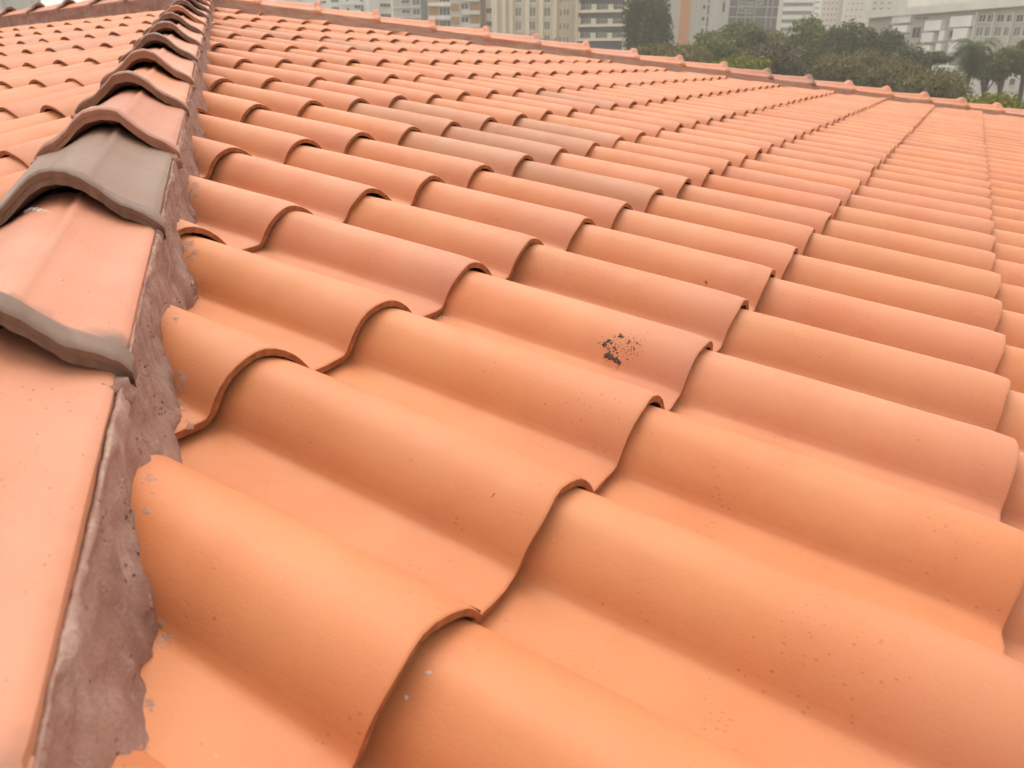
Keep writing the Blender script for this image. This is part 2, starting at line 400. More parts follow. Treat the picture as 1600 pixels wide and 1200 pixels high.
def cap_mesh(name, seed):
    LIFT0 = 0.030
    rs = np.random.default_rng(seed); wob = rs.normal(0, 1, (5, 2))
    LEN = CAP_EXP + 0.22
    xs = [-LEN, -1.6, -1.1, -0.7, -0.4, -0.25, -0.21, -0.185, -0.165, -0.14, -0.09, -0.04, -0.012, 0.0]
    lift = {-0.25: 0.004, -0.21: 0.014, -0.185: 0.024, -0.165: 0.033, -0.14: 0.040, -0.09: 0.046, -0.04: 0.046, -0.012: 0.041, 0.0: 0.030}
    n = len(LIP); V, F = [], []
    def wave(k): return 0.010 * sum(wob[q, 0] * math.sin((2 + 5 * q) * LIP[k, 0] * 4 + wob[q, 1] * 3) for q in range(5)) / 2
    def pt(x, k, under=0.0):
        t = min(1.0, max(0.0, (x + LEN) / (LEN - 0.18)))
        bl = 0.42 * t ** 1.5 if x < -0.2 else 0.42 + 0.58 * min(1, (x + 0.2) / 0.07)
        if x == -0.2: bl = 0.42
        by = 0.0 if x < -0.2 else (bl - 0.42) / 0.58
        y = HEAD[k, 0] * (1 - by) + LIP[k, 0] * by; z = HEAD[k, 1] * (1 - bl) + (LIP[k, 1] - 0.05) * bl
        z += lift.get(x, 0.0)
        # rib beside the crown, running from the head to the lip
        if x < -0.17:
            g = RIB * y - 0.10; z += 0.024 * math.exp(-(g / 0.022) ** 2) - 0.006 * math.exp(-((g + 0.05) / 0.020) ** 2)
        z += 0.008 * noise.noise(Vector((x * 2 + seed * 5, y * 4, seed * 1.7))) + (0.008 * noise.noise(Vector((x * 9 + seed * 3, y * 14, seed * 2.3))) if x > -0.2 else 0)
        xx = x + (wave(k) if x > -0.05 else 0)
        return (xx, y, z - under)
    for x in xs:
        for k in range(n): V.append(pt(x, k))
    F += grid_faces(len(xs), n, 0, True)
    # layered end face of the lip: a step half way down
    for (x0, u0, x1, u1) in ((0.0, 0.0, -0.004, 0.032), (-0.012, 0.032, -0.012, 0.075)):
        b = len(V)
        for k in range(n): a = pt(0.0, k, u0); V.append((a[0] + x0, a[1], a[2]))
        for k in range(n): a = pt(0.0, k, u1); V.append((a[0] + x1, a[1], a[2]))
        F += grid_faces(2, n, b, True)
    b = len(V)
    for k in range(n): a = pt(0.0, k, 0.032); V.append((a[0] - 0.004, a[1], a[2]))
    for k in range(n): a = pt(0.0, k, 0.032); V.append((a[0] - 0.012, a[1], a[2]))
    F += grid_faces(2, n, b, True)
    b = len(V)
    for x in (0.0, -0.2, -LEN):
        for k in range(n):
            a = pt(x if x != -0.2 else -0.21, k, 0.075 if x == 0 else 0.06); V.append((a[0] - (0.012 if x == 0 else 0), a[1], a[2]))
    F += grid_faces(3, n, b, True)
    for k, fl in ((0, False), (n - 1, True)):
        b = len(V)
        for x in xs: V += [pt(x, k), pt(x, k, 0.07)]
        F += grid_faces(len(xs), 2, b, fl)
    me = mesh_from(name, [(v[0] * W, v[1] * W, v[2] * W) for v in V], F); me.materials.append(MAT['cap']); return me
CAPS = [cap_mesh('hip_cap_%d' % k, 40 + k) for k in range(4)]

CAP_PINK, CAP_ORANGE, CAP_TAUPE, CAP_ROSE = (0.53, 0.235, 0.145), (0.54, 0.225, 0.115), (0.225, 0.142, 0.100), (0.45, 0.195, 0.122)
def hip_frame(d, toward_right):
    """x down the hip, y across (pointing away from the visible slope), z up"""
    x = Vector(d); up = Vector((0, 0, 1)); y = up.cross(x).normalized()
    if (np.array(y) @ np.array(toward_right)) > 0: y = -y; 
    z = x.cross(y)
    if z.z < 0: z = -z
    return x.normalized(), y, z.normalized()
HIP_LIFT = 0.045
def place_caps(name, d, start, count, nvis, tints, phase=0.0, drop=0.0):
    x, y, z = hip_frame(d, nvis)
    if x.cross(y).dot(z) < 0: flip = True
    else: flip = False
    yy = -y if flip else y
    for k in range(count):
        Lp = start + k * CAP_EXP + random.gauss(0, 0.02) + phase
        p = APEX + np.array(d) * Lp + np.array([0, 0, HIP_LIFT - drop * (0.2 + Lp / 20)])
        m = Matrix(((x.x, yy.x, z.x, 0), (x.y, yy.y, z.y, 0), (x.z, yy.z, z.z, 0), (0, 0, 0, 1))); m.translation = world_pt(p)
        m = m @ Matrix.Rotation(-math.atan(0.06 / CAP_EXP) + random.gauss(0, .004), 4, 'Y') @ Matrix.Rotation(random.gauss(0, 0.01), 4, 'Z') @ Matrix.Rotation(random.gauss(0, 0.012), 4, 'X')
        o = link('hip_cap' if name == 'hip' else 'ridge_cap', CAPS[(k * 3 + 1) % 4], house); o.matrix_world = m
        o.color = tints(k)
    return x, yy, z
HIP_LEN = float(np.linalg.norm(H1 - APEX))
# lips of the near hip measured from the contact line's reference point (L = -0.12, 1.77 ...)
ref = MR @ np.array([-1.54, 1.13, 0.1]); L0 = float((ref - APEX) @ near_dir)
n_up = int(L0 // CAP_EXP)
first = L0 + 0.08 - n_up * CAP_EXP
special = {n_up: (*CAP_PINK, 1.0), n_up - 1: (*CAP_TAUPE, 0.9), n_up - 2: (*CAP_ROSE, 0.25), n_up + 1: (0.56, 0.255, 0.155, 0.6), n_up - 3: (*CAP_ORANGE, 0.75), n_up - 4: (*CAP_PINK, 0.55), n_up - 5: (*CAP_PINK, 0.9), n_up - 6: (*CAP_PINK, 0.75)}
def near_t(k):
    return special.get(k, (*jitter(random.choice([CAP_PINK, CAP_ORANGE, CAP_ROSE, CAP_PINK])), random.choice([0.2, 0.9, 0.7, 0.85])))
place_caps('hip', near_dir, first, n_up + 8, nn, near_t)
far_len = float(np.linalg.norm(FE - APEX))
def far_t(k):
    if k in (10, 11): return (*CAP_ROSE, 0.9)
    return (*jitter(random.choice([CAP_PINK, CAP_ORANGE, CAP_ORANGE])), random.choice([0.0, 0.1, 0.3]))
place_caps('hip', far_dir, 1.9, int(far_len // CAP_EXP), nf, far_t, drop=0.10)
rd = RD
# ridge caps lap the other way: their lips look towards the apex
def place_ridge():
    for k in range(int(-LX // CAP_EXP)):
        p = APEX + rd * (0.9 + k * CAP_EXP) + np.array([0, 0, HIP_LIFT])
        m = Vector((-RD[0], -RD[1], -RD[2])).to_track_quat('X', 'Z').to_matrix().to_4x4(); m.translation = world_pt(p)
        m = m @ Matrix.Rotation(-math.atan(0.06 / CAP_EXP), 4, 'Y')
        o = link('ridge_cap', CAPS[(k * 3 + 2) % 4], house); o.matrix_world = m; o.color = (*jitter(random.choice([CAP_PINK, CAP_ORANGE])), 0.9)
place_ridge()

# ------------------------------------------------------------------ mortar beds under the caps
def fbm(x, y, z, o=3): return noise.fractal(Vector((x, y, z)), 1.0, 2.0, o)
def mortar(name, d, length, nvis, step, start=-0.3, lift=0.0, mat='mortar'):
    """two faces of mortar (one on each side), wavy at foot and top"""
    x = np.array(d); perp = np.array([-d[1], d[0], 0.0]); perp /= np.linalg.norm(perp)
    if perp @ nvis < 0: perp = -perp
    V, F, E = [], [], []
    prof = [(0.455, 0.452, 1.0), (0.467, 0.464, 1.0), (0.474, 0.462, 1.0), (0.477, 0.452, 0.4), (0.479, 0.43, 0.0), (0.481, 0.40, 0.0), (0.484, 0.34, 0.0), (0.489, 0.28, 0.0), (0.497, 0.22, 0.0), (0.505, 0.16, 0.0), (0.517, 0.10, 0.0), (0.535, 0.04, 0.0), (0.555, -0.02, 0.0), (0.56, -0.10, 0.0)]
    pa = np.array(prof); tq = np.linspace(0, len(pa) - 1, 2 * len(pa) - 1); prof = [tuple(np.interp(q, np.arange(len(pa)), pa[:, c]) for c in range(3)) for q in tq]
    ns = int((length - start) / step)
    for sgn, so in ((1, 3.3), (-1, 9.1)):
        b = len(V)
        for a in range(ns + 1):
            Lp = start + a * step
            bulge = 0.03 * fbm(Lp * 0.5, so, 1.0) + 0.02 * fbm(Lp * 1.6, so, 7.0)
            topz = 0.010 * fbm(Lp * 3, so, 2.0) + 0.011 * fbm(Lp * 14, so, 2.5); sink = lift * (0.2 + Lp / 20)
            for q, (off, h, e) in enumerate(prof):
                low = max(0, min(1, (0.30 - h) / 0.3))
                o = off + bulge * (0.25 + low) + (0.020 * fbm(Lp * 3.5, h * 6, so + 4) + 0.013 * fbm(Lp * 12, h * 16, so + 5)) * (1 - e) + low * 0.035 * fbm(Lp * 1.9, so, 12.0) + low * 0.022 * fbm(Lp * 7.0, so, 13.0) + low * low * 0.02 * fbm(Lp * 22.0, so, 14.0)
                hh = h + topz * (e if h > 0.45 else 0) + sink * max(0, min(1, h / 0.47))
                p = APEX + x * Lp + perp * (sgn * o) + np.array([0, 0, hh + HIP_LIFT - (0 if h > 0.2 else 0)])
                V.append(world_pt(p)); E.append(e)
        F += grid_faces(ns + 1, len(prof), b, sgn > 0)
    me = mesh_from(name, V, F); me.materials.append(MAT[mat])
    at = me.attributes.new('edge', 'FLOAT', 'POINT'); at.data.foreach_set('value', np.array(E, dtype=np.float32))
    return link(name, me, house)
mortar('mortar_bed', near_dir, float(np.linalg.norm(NE - APEX)), nn, 0.035)
mortar('mortar_bed', far_dir, far_len, nf, 0.12, lift=-0.10, mat='mortar_lit')
mortar('mortar_bed', rd, -LX, np.array([0, -1.0, 0]), 0.12)

# mortar plugs squeezed out below the lip ends of the near hip's caps
def lump(name, p, d, sx, sy, sz, seed, mat, rot=0.0, sub=3):
    bm = bmesh.new(); bmesh.ops.create_icosphere(bm, subdivisions=sub, radius=1.0)
    X = Vector(d).normalized(); Y = Vector((0, 0, 1)).cross(X).normalized(); Z = X.cross(Y)
    for v in bm.verts:
        c = v.co.copy(); k = 1 + 0.34 * fbm(c.x * 1.3 + seed, c.y * 1.3, c.z * 1.3) + 0.20 * fbm(c.x * 5 + seed, c.y * 5, c.z * 5)
        c = c * k; v.co = (X * c.x * sx + Y * c.y * sy + Z * c.z * sz) * W
    me = bpy.data.meshes.new(name); bm.to_mesh(me); bm.free(); me.polygons.foreach_set('use_smooth', [True] * len(me.polygons)); me.materials.append(mat)
    o = link(name, me, house); o.matrix_world = Matrix.Translation(world_pt(p)); return o
perp_n = plan_normal(near_dir); perp_n = perp_n if perp_n @ nn > 0 else -perp_n
for k in range(n_up + 3):
    Lp = first + k * CAP_EXP
    if k < 4: continue
    for sg in (1, -1):
        c = APEX + near_dir * (Lp + 0.05 + 0.03 * random.random()) + perp_n * (sg * (0.375 + 0.02 * random.random())) + np.array([0, 0, 0.425 + HIP_LIFT])
        lump('mortar_plug', c, near_dir, 0.10 + 0.03 * random.random(), 0.12, 0.075, k * 3.1 + sg, MAT['mortar'])
lump('mortar_plug', APEX + np.array([0, 0, 0.55]), near_dir, 0.55, 0.55, 0.30, 5.5, MAT['mortar'])

# walls of the house under the eaves
MAT['house_wall'] = plain('cream_render', (0.55, 0.48, 0.38), 0.9)
wx0, wx1, wy0, wy1 = RID[0] * W, NE[0] * W - 0.5, NE[1] * W + 0.5, FE[1] * W - 0.5
link('wall', Boxes().box(wx0, wx1, wy0, wy1, 0, BASE_Z + EZ * W - 0.25).mesh('wall'), house, MAT['house_wall'])

# ------------------------------------------------------------------ city behind the roof
GLASS = plain('dark_window_glass', (0.055, 0.06, 0.065), 0.18, 0.3, 0.4, 0.5)
GLASS_L = plain('pale_window_glass', (0.16, 0.17, 0.165), 0.2, 0.3, 0.4, 0.5)
M_WHITE = plain('white_painted_render', (0.80, 0.78, 0.73), 0.8, 0.06, 0.3, streak=True)
M_PALE = plain('pale_grey_render', (0.669, 0.644, 0.580), 0.85, 0.08, 0.3, streak=True)
M_GREY = plain('grey_render', (0.484, 0.450, 0.403), 0.85, 0.08, 0.3, streak=True)
M_CONC = plain('weathered_concrete', (0.463, 0.431, 0.374), 0.9, 0.14, 0.25, streak=True)
M_BEIGE = plain('beige_render', (0.631, 0.517, 0.383), 0.85, 0.07, 0.3, streak=True)
M_BEIGE_L = plain('light_beige_render', (0.747, 0.644, 0.503), 0.85, 0.07, 0.3, streak=True)
M_OCHRE = plain('ochre_panel', (0.480, 0.282, 0.120), 0.7, 0.1, 0.4)
M_BRICK = plain('red_brown_tile_cladding', (0.27, 0.14, 0.095), 0.8, 0.1, 0.4)
M_ORANGE = plain('orange_render', (0.575, 0.287, 0.161), 0.85, 0.06, 0.3, streak=True)
M_ROSE = plain('rose_white_render', (0.66, 0.57, 0.52), 0.85, 0.05, 0.3, streak=True)
M_DARK = plain('dark_curtain_wall', (0.115, 0.11, 0.11), 0.35, 0.25, 0.15, 0.5)

def ray(u, v): return CAM_R.T @ np.array([(u - 800) / CAM_F, (v - 600) / CAM_F, 1.0])
def plan_at(u, dist):                               # ground point seen in column u, at a horizontal distance
    q = ray(u, 97.0)[:2]; q = q / np.linalg.norm(q); return CAM_C[:2] + q * dist
def z_at(p, v):                                     # height on the vertical through p that shows at row v
    d = np.array([p[0], p[1], 0.0]) - CAM_C; a = CAM_R[1] @ d; c = CAM_R[2] @ d; k = (v - 600) / CAM_F
    return float((k * c - a) / (CAM_R[1][2] - k * CAM_R[2][2]))
class Bld:
    def __init__(s, name, label, u0, u1, d0, d1, depth, vtop, mat, cat='building', height=None):
        s.p0, s.p1 = plan_at(u0, d0), plan_at(u1, d1); ax = s.p1 - s.p0; s.w = float(np.linalg.norm(ax)); s.ax = ax / s.w
        s.root = bpy.data.objects.new(name, None); COL.objects.link(s.root)
        s.root.location = (s.p0[0], s.p0[1], 0); s.root.rotation_euler = (0, 0, math.atan2(ax[1], ax[0])); tag(s.root, label, cat)
        s.h = height if height else s.Z((u0 + u1) / 2, vtop); s.depth = depth
        s.part('wall', Boxes().box(0, s.w, 0, depth, 0, s.h), mat)
    def X(s, u):
        q = ray(u, 97.0)[:2]; n = np.array([-q[1], q[0]]); r = s.p0 - CAM_C[:2]
        return float(-(r @ n) / (s.ax @ n))
    def Z(s, u, v): return z_at(s.p0 + s.ax * s.X(u), v)
    def part(s, name, bx, mat, parent=None):
        o = link(name, bx.mesh(name), parent or s.root, mat); return o
    def rect(s, name, u0, v0, u1, v1, mat, y0=-0.25, y1=0.0):
        um = (u0 + u1) / 2; return s.part(name, Boxes().box(s.X(u0), s.X(u1), y0, y1, s.Z(um, v1), s.Z(um, v0)), mat)
    def window(s, u0, v0, u1, v1, frame=None, glass=None, bars=1, y=0.0):
        um = (u0 + u1) / 2; x0, x1, z0, z1 = s.X(u0), s.X(u1), s.Z(um, v1), s.Z(um, v0); t = min(0.10, (x1 - x0) * 0.09)
        b = Boxes()
        b.box(x0, x1, y - 0.10, y + 0.002, z0 - 0.06, z0 + t).box(x0, x1, y - 0.07, y + 0.002, z1 - t, z1).box(x0, x0 + t, y - 0.07, y + 0.002, z0 + t, z1 - t).box(x1 - t, x1, y - 0.07, y + 0.002, z0 + t, z1 - t)
        for k in range(bars):
            xc = x0 + (x1 - x0) * (k + 1) / (bars + 1); b.box(xc - t / 2, xc + t / 2, y - 0.05, y + 0.002, z0 + t, z1 - t)
        o = s.part('window', b, frame or M_PALE)
        s.part('pane', Boxes().box(x0 + t, x1 - t, y - 0.02, y + 0.004, z0 + t, z1 - t), glass or GLASS, o)
        return o

# white apartment block
b = Bld('apartment_block', 'white apartment block with scattered dark windows, tallest of the white blocks above the tiled ridge', 484, 581, 222, 222, 18, -120, M_WHITE)
for k in range(-4, 3):
    v = 13 + k * 16.2
    b.window(508, v + 4, 518, v + 9, bars=1); b.window(525, v - 3, 537, v + 7, bars=2); b.window(548, v - 1, 552, v + 5, bars=0); b.window(560, v - 6, 570, v + 1, bars=1); b.window(569, v - 7, 580, v + 6, bars=2)
    b.rect('balcony', 541, v + 8.4, 582, v + 11.2, M_WHITE, -0.9, 0.0)
b = Bld('apartment_block', 'narrow white slab block with one stack of wide dark windows', 581.5, 618, 218, 220, 18, -120, M_WHITE)
for k in range(-5, 3):
    v = 8 + k * 16.2; b.window(599, v - 3, 615, v + 3.5, bars=2); b.rect('window_sill', 598, v + 3.8, 616, v + 4.8, M_PALE, -0.3)
b = Bld('apartment_block', 'plain pale grey-green block at the left of the white apartments', 440, 484, 260, 256, 15, -60, M_PALE)
b.window(474, -8, 482, 0); b.window(474, 4, 482, 11); b.window(455, -8, 462, 0); b.window(455, 4, 462, 10)
# grey tower between white and ochre blocks
b = Bld('office_block', 'narrow grey block with dark corner strip between white and ochre blocks', 618.5, 672, 205, 200, 18, -120, M_GREY)
for k in range(-5, 3):
    v = 3 + k * 15.5; b.window(632, v - 4, 645, v + 3, frame=M_PALE, bars=1); b.window(649, v - 5, 660, v + 5, frame=M_PALE, bars=1); b.rect('floor_band', 619, v + 7.5, 662, v + 9.5, M_PALE, -0.3)
b.rect('corner_strip', 663.5, -110, 671.5, 60, M_DARK, -0.6)
# ochre and white banded block
b = Bld('apartment_block', 'banded block of white balcony fronts and ochre panels with red-brown stair strip', 672.5, 770, 178, 178, 16, -120, M_PALE)
for k in range(-5, 3):
    v = 25 + k * 20.6
    b.rect('balcony', 672.6, v, 707, v + 6, M_WHITE, -1.3); b.rect('balcony', 724, v - 8, 751, v - 2, M_WHITE, -1.2)
    b.rect('ochre_panel', 673, v - 14, 688, v - 0.5, M_OCHRE, -0.2); b.window(689, v - 14, 706, v - 0.5, frame=M_WHITE, bars=2)
    b.rect('ochre_panel', 708, v - 19, 720, v - 8, M_OCHRE, -0.5); b.window(722, v - 20, 734, v - 10, frame=M_WHITE, bars=1); b.rect('ochre_panel', 736, v - 1.5, 750, v + 11.5, M_OCHRE, -0.2)
    b.window(760.5, v - 12, 769, v - 5, frame=M_BRICK)
b.rect('stair_strip', 752, -110, 759.5, 60, M_BRICK, -0.5)
# beige block with pilasters
b = Bld('apartment_block', 'beige block with tall pilasters and stacked windows, left of the balconied wing', 770.5, 899.5, 163, 160, 18, -120, M_BEIGE)
for u in (773, 786, 797, 821, 842, 863):
    b.rect('pilaster', u, -110, u + (5 if u < 800 else 6.5), 60, M_BEIGE_L, -0.5)
for k in range(-5, 3):
    v = 20 + k * 21.6
    for u in (805, 826.5, 849): b.window(u, v - 9, u + 10, v + 6, frame=M_BEIGE_L, glass=GLASS_L, bars=1); b.rect('spandrel', u - 0.5, v + 7.5, u + 10.5, v + 9, M_BEIGE_L, -0.2)
    b.window(865.5, v - 9, 870, v - 1.5, frame=M_BEIGE, bars=0); b.window(873, v - 5, 876, v + 5, frame=M_BEIGE_L, glass=GLASS_L, bars=0); b.window(879, v - 6, 882, v + 4, frame=M_BEIGE_L, glass=GLASS_L, bars=0); b.window(884, v - 6, 887, v + 4, frame=M_BEIGE_L, glass=GLASS_L, bars=0)
# wing with deep balconies
b = Bld('apartment_block', 'beige balconied wing with deep glazed loggias beside the dark tree', 900, 980, 158, 156, 14, -120, M_DARK)
b.rect('side_wall', 900, -110, 904.5, 90, M_BEIGE, -1.8); b.rect('side_wall', 973.5, -110, 980, 90, M_BEIGE_L, -1.8)
for k in range(-5, 3):
    v = 18 + k * 22.0
    b.rect('balcony_slab', 904.6, v - 2, 973.4, v + 2.2, M_BEIGE_L, -1.7)
    for u in (924, 949.5): b.rect('pillar', u, v - 10.5, u + 7.5, v - 2.1, M_BEIGE_L, -1.6, -1.1)
    b.rect('pillar', 904.8, v - 12, 907.5, v - 2.1, M_BEIGE_L, -1.6, -1.1)
    for u in (908, 932, 958): b.window(u, v - 11, u + 14, v - 3, frame=M_GREY, glass=GLASS_L, bars=2, y=-0.02)
    b.rect('railing', 907.6, v - 7.2, 973.3, v - 6.7, M_GREY, -1.75, -1.7)
# pale tower behind the dark tree, orange and grey block, curtain wall
b = Bld('tower_block', 'hazy pale tower rising behind the dark tree', 1024, 1060, 300, 300, 16, -80, M_PALE)
for k in range(-4, 5):
    for u in (1028, 1036, 1044, 1051): b.window(u, 4 + k * 12, u + 4, 9 + k * 12, bars=0)
b = Bld('office_block', 'grey rendered block with bright orange end wall', 1056, 1131, 150, 156, 18, -100, M_GREY)
b.rect('end_wall', 1056.2, -95, 1069.5, 95, M_ORANGE, -0.5)
for k in range(-3, 5):
    v = 12 + k * 18.5
    b.window(1090, v - 5, 1095, v + 3, frame=M_PALE, bars=0); b.window(1097.5, v - 5, 1101, v + 12, frame=M_PALE, bars=0)
    if k < 1: b.window(1120, v - 10, 1125, v + 8, frame=M_PALE, bars=0)
for u in (1076, 1083, 1106, 1112): b.rect('wall_joint', u, -95, u + 0.6, 95, M_PALE, -0.06)
b = Bld('glass_office', 'low dark glass office with pale mullions above the trees', 1131.5, 1206, 172, 176, 20, -60, M_DARK)
for u in (1143, 1156, 1170, 1188, 1196): b.rect('mullion', u, -55, u + 1.0, 70, M_GREY, -0.2)
for v in (-22, -3, 10, 26): b.rect('floor_band', 1132, v, 1205, v + 1.6, M_GREY, -0.15)
for u, v in ((1145, 2), (1158, 3), (1172, 0), (1145, 13), (1158, 14)): b.window(u, v, u + 10, v + 7, frame=M_GREY, glass=GLASS_L)
b = Bld('office_block', 'pale banded slab with ribbon windows left of the rose tower', 1206.5, 1262, 224, 226, 18, -30, M_PALE)
for k in range(-2, 5):
    v = -2 + k * 13; b.rect('floor_band', 1212, v, 1259, v + 6, M_WHITE, -0.4); b.window(1213, v + 6.5, 1258, v + 12, frame=M_GREY, glass=GLASS_L, bars=8)
b = Bld('tower_block', 'rose white tower with dotted small windows', 1271, 1305, 330, 330, 16, -90, M_ROSE)
for k in range(-3, 6):
    for u in (1275, 1281, 1287, 1293): b.window(u, 3 + k * 9, u + 2.6, 6.5 + k * 9, bars=0)
b.rect('side_recess', 1297, -80, 1304.8, 60, M_GREY, -0.1)
b = Bld('tower_block', 'cream tower with faint rows of windows beside the concrete building', 1305.5, 1346, 318, 318, 16, -90, M_ROSE)
for k in range(-3, 6):
    for u in (1310, 1317, 1324, 1331): b.window(u, 4 + k * 10, u + 3, 7 + k * 10, bars=0, glass=GLASS_L)
b.rect('corner_strip', 1338, -80, 1345.8, 60, M_PALE, -0.3)
b = Bld('tower_block', 'far pale towers seen between the rose tower and banded slab', 1255, 1275, 380, 380, 14, -60, M_WHITE)
for k in range(-2, 6): b.window(1259, 2 + k * 9, 1268, 5 + k * 9, bars=1)
b = Bld('tower_block', 'distant pale block over the left end of the concrete building', 1338, 1420, 340, 340, 16, -70, M_PALE)
for k in range(-3, 6):
    for u in (1349, 1360, 1371): b.window(u, 3 + k * 9, u + 6, 6.5 + k * 9, bars=1, glass=GLASS_L)
# modernist concrete building with white panels
b = Bld('concrete_building', 'long concrete building with stepped white panels and square windows at right', 1346.5, 1640, 182, 150, 22, 8, M_CONC)
b.rect('roof_slab', 1347, 4, 1639, 17, M_PALE, -1.2); b.rect('roof_slab', 1382, -22, 1639, -1, M_PALE, 3.0, 9.0)
for q in ((1388, 20, 1416, 36), (1388, 40, 1414, 51), (1440, 32, 1465, 48), (1438, 51, 1456, 66), (1435, 71, 1455, 83), (1465, 48, 1473, 64), (1464, 68, 1472, 84), (1478, 25, 1511, 42), (1486, 44, 1508, 62), (1483, 66, 1504, 82), (1482, 86, 1488, 104), (1388, 55, 1412, 66)):
    b.rect('white_panel', *q, M_WHITE, -0.9)
for q in ((1418, 27, 1427, 31), (1428, 26.5, 1438, 30.5), (1430, 50, 1436, 70), (1458, 47, 1464, 62), (1475, 47, 1485, 60), (1475, 67, 1483, 81), (1381, 24, 1386, 31), (1417, 42, 1430, 60)): b.window(*q, frame=M_CONC, bars=1)
for u in (1515, 1528, 1543, 1557.5, 1572.5, 1586.5, 1601, 1615): b.window(u, 22, u + 11, 35, frame=M_PALE, bars=1); b.window(u, 41, u + 11, 57, frame=M_PALE, glass=GLASS_L, bars=1); b.rect('spandrel', u + 0.5, 59, u + 11, 72, M_GREY, -0.1)
for u in (1512.5, 1540, 1569, 1598): b.rect('pilaster', u, 18, u + 1.8, 110, M_PALE, -0.5)
b = Bld('low_annex', 'low white walled annex seen between the trunks at right', 1360, 1660, 128, 112, 8, 104, M_WHITE)
for u in (1540, 1562, 1585): b.window(u, 122, u + 9, 133, bars=1)
# blocks at the far left
b = Bld('tower_block', 'pale grey tower with white corner pier at the upper left corner', -40, 64, 240, 246, 16, -80, M_PALE)
b.rect('corner_pier', 10, -70, 21, 70, M_WHITE, -0.6)
for k in range(-3, 4):
    v = 3 + k * 9.5; b.window(26, v - 2, 33, v + 2); b.window(-1, v + 2, 6, v + 6); b.window(52, v - 2, 57, v + 1, bars=0); b.window(60, v - 2, 63, v + 1, bars=0)
b = Bld('tower_block', 'darker grey tower slice right of the pale corner tower', 64.5, 85, 236, 238, 14, -80, M_GREY)
for k in range(-3, 4):
    v = 3 + k * 9.5; b.window(68, v - 2, 74, v + 2); b.window(79, v - 3, 83, v + 3, bars=0)
b = Bld('apartment_block', 'small hazy grey-green roofline just above the left ridge', 150, 196, 420, 420, 20, 0.5, M_PALE)
b.window(156, 3, 166, 8); b.window(172, 3, 182, 8)

# ------------------------------------------------------------------ trees
BARK = plain('grey_brown_bark', (0.11, 0.08, 0.055), 0.9, 0.3, 3.0)
LEAVES = {
    'dark': leaf_mat('leaf_dark_green', (0.050, 0.061, 0.018), (0.119, 0.127, 0.037), (0.076, 0.089, 0.026)),
    'mid': leaf_mat('leaf_mid_green', (0.084, 0.104, 0.022), (0.186, 0.194, 0.046), (0.127, 0.142, 0.033)),
    'bright': leaf_mat('leaf_yellow_green', (0.143, 0.151, 0.020), (0.278, 0.259, 0.044), (0.194, 0.187, 0.026)),
    'olive': leaf_mat('leaf_olive', (0.104, 0.095, 0.026), (0.211, 0.173, 0.053), (0.143, 0.121, 0.035)),
    'brown': leaf_mat('leaf_dry_brown', (0.105, 0.082, 0.048), (0.170, 0.135, 0.082), (0.120, 0.102, 0.052))}
def tube(pts, rads, sides=7):
    V, F = [], []
    for k, (p, r) in enumerate(zip(pts, rads)):
        d = (pts[min(k + 1, len(pts) - 1)] - pts[max(k - 1, 0)]).normalized(); a = d.orthogonal().normalized(); c = d.cross(a)
        for q in range(sides):
            t = 2 * math.pi * q / sides; V.append(p + (a * math.cos(t) + c * math.sin(t)) * r)
        if k:
            for q in range(sides): F.append(((k - 1) * sides + q, (k - 1) * sides + (q + 1) % sides, k * sides + (q + 1) % sides, k * sides + q))
    return V, F
def join(parts):
    V, F = [], []
    for v, f in parts: b = len(V); V += v; F += [tuple(b + i for i in q) for q in f]
    return V, F
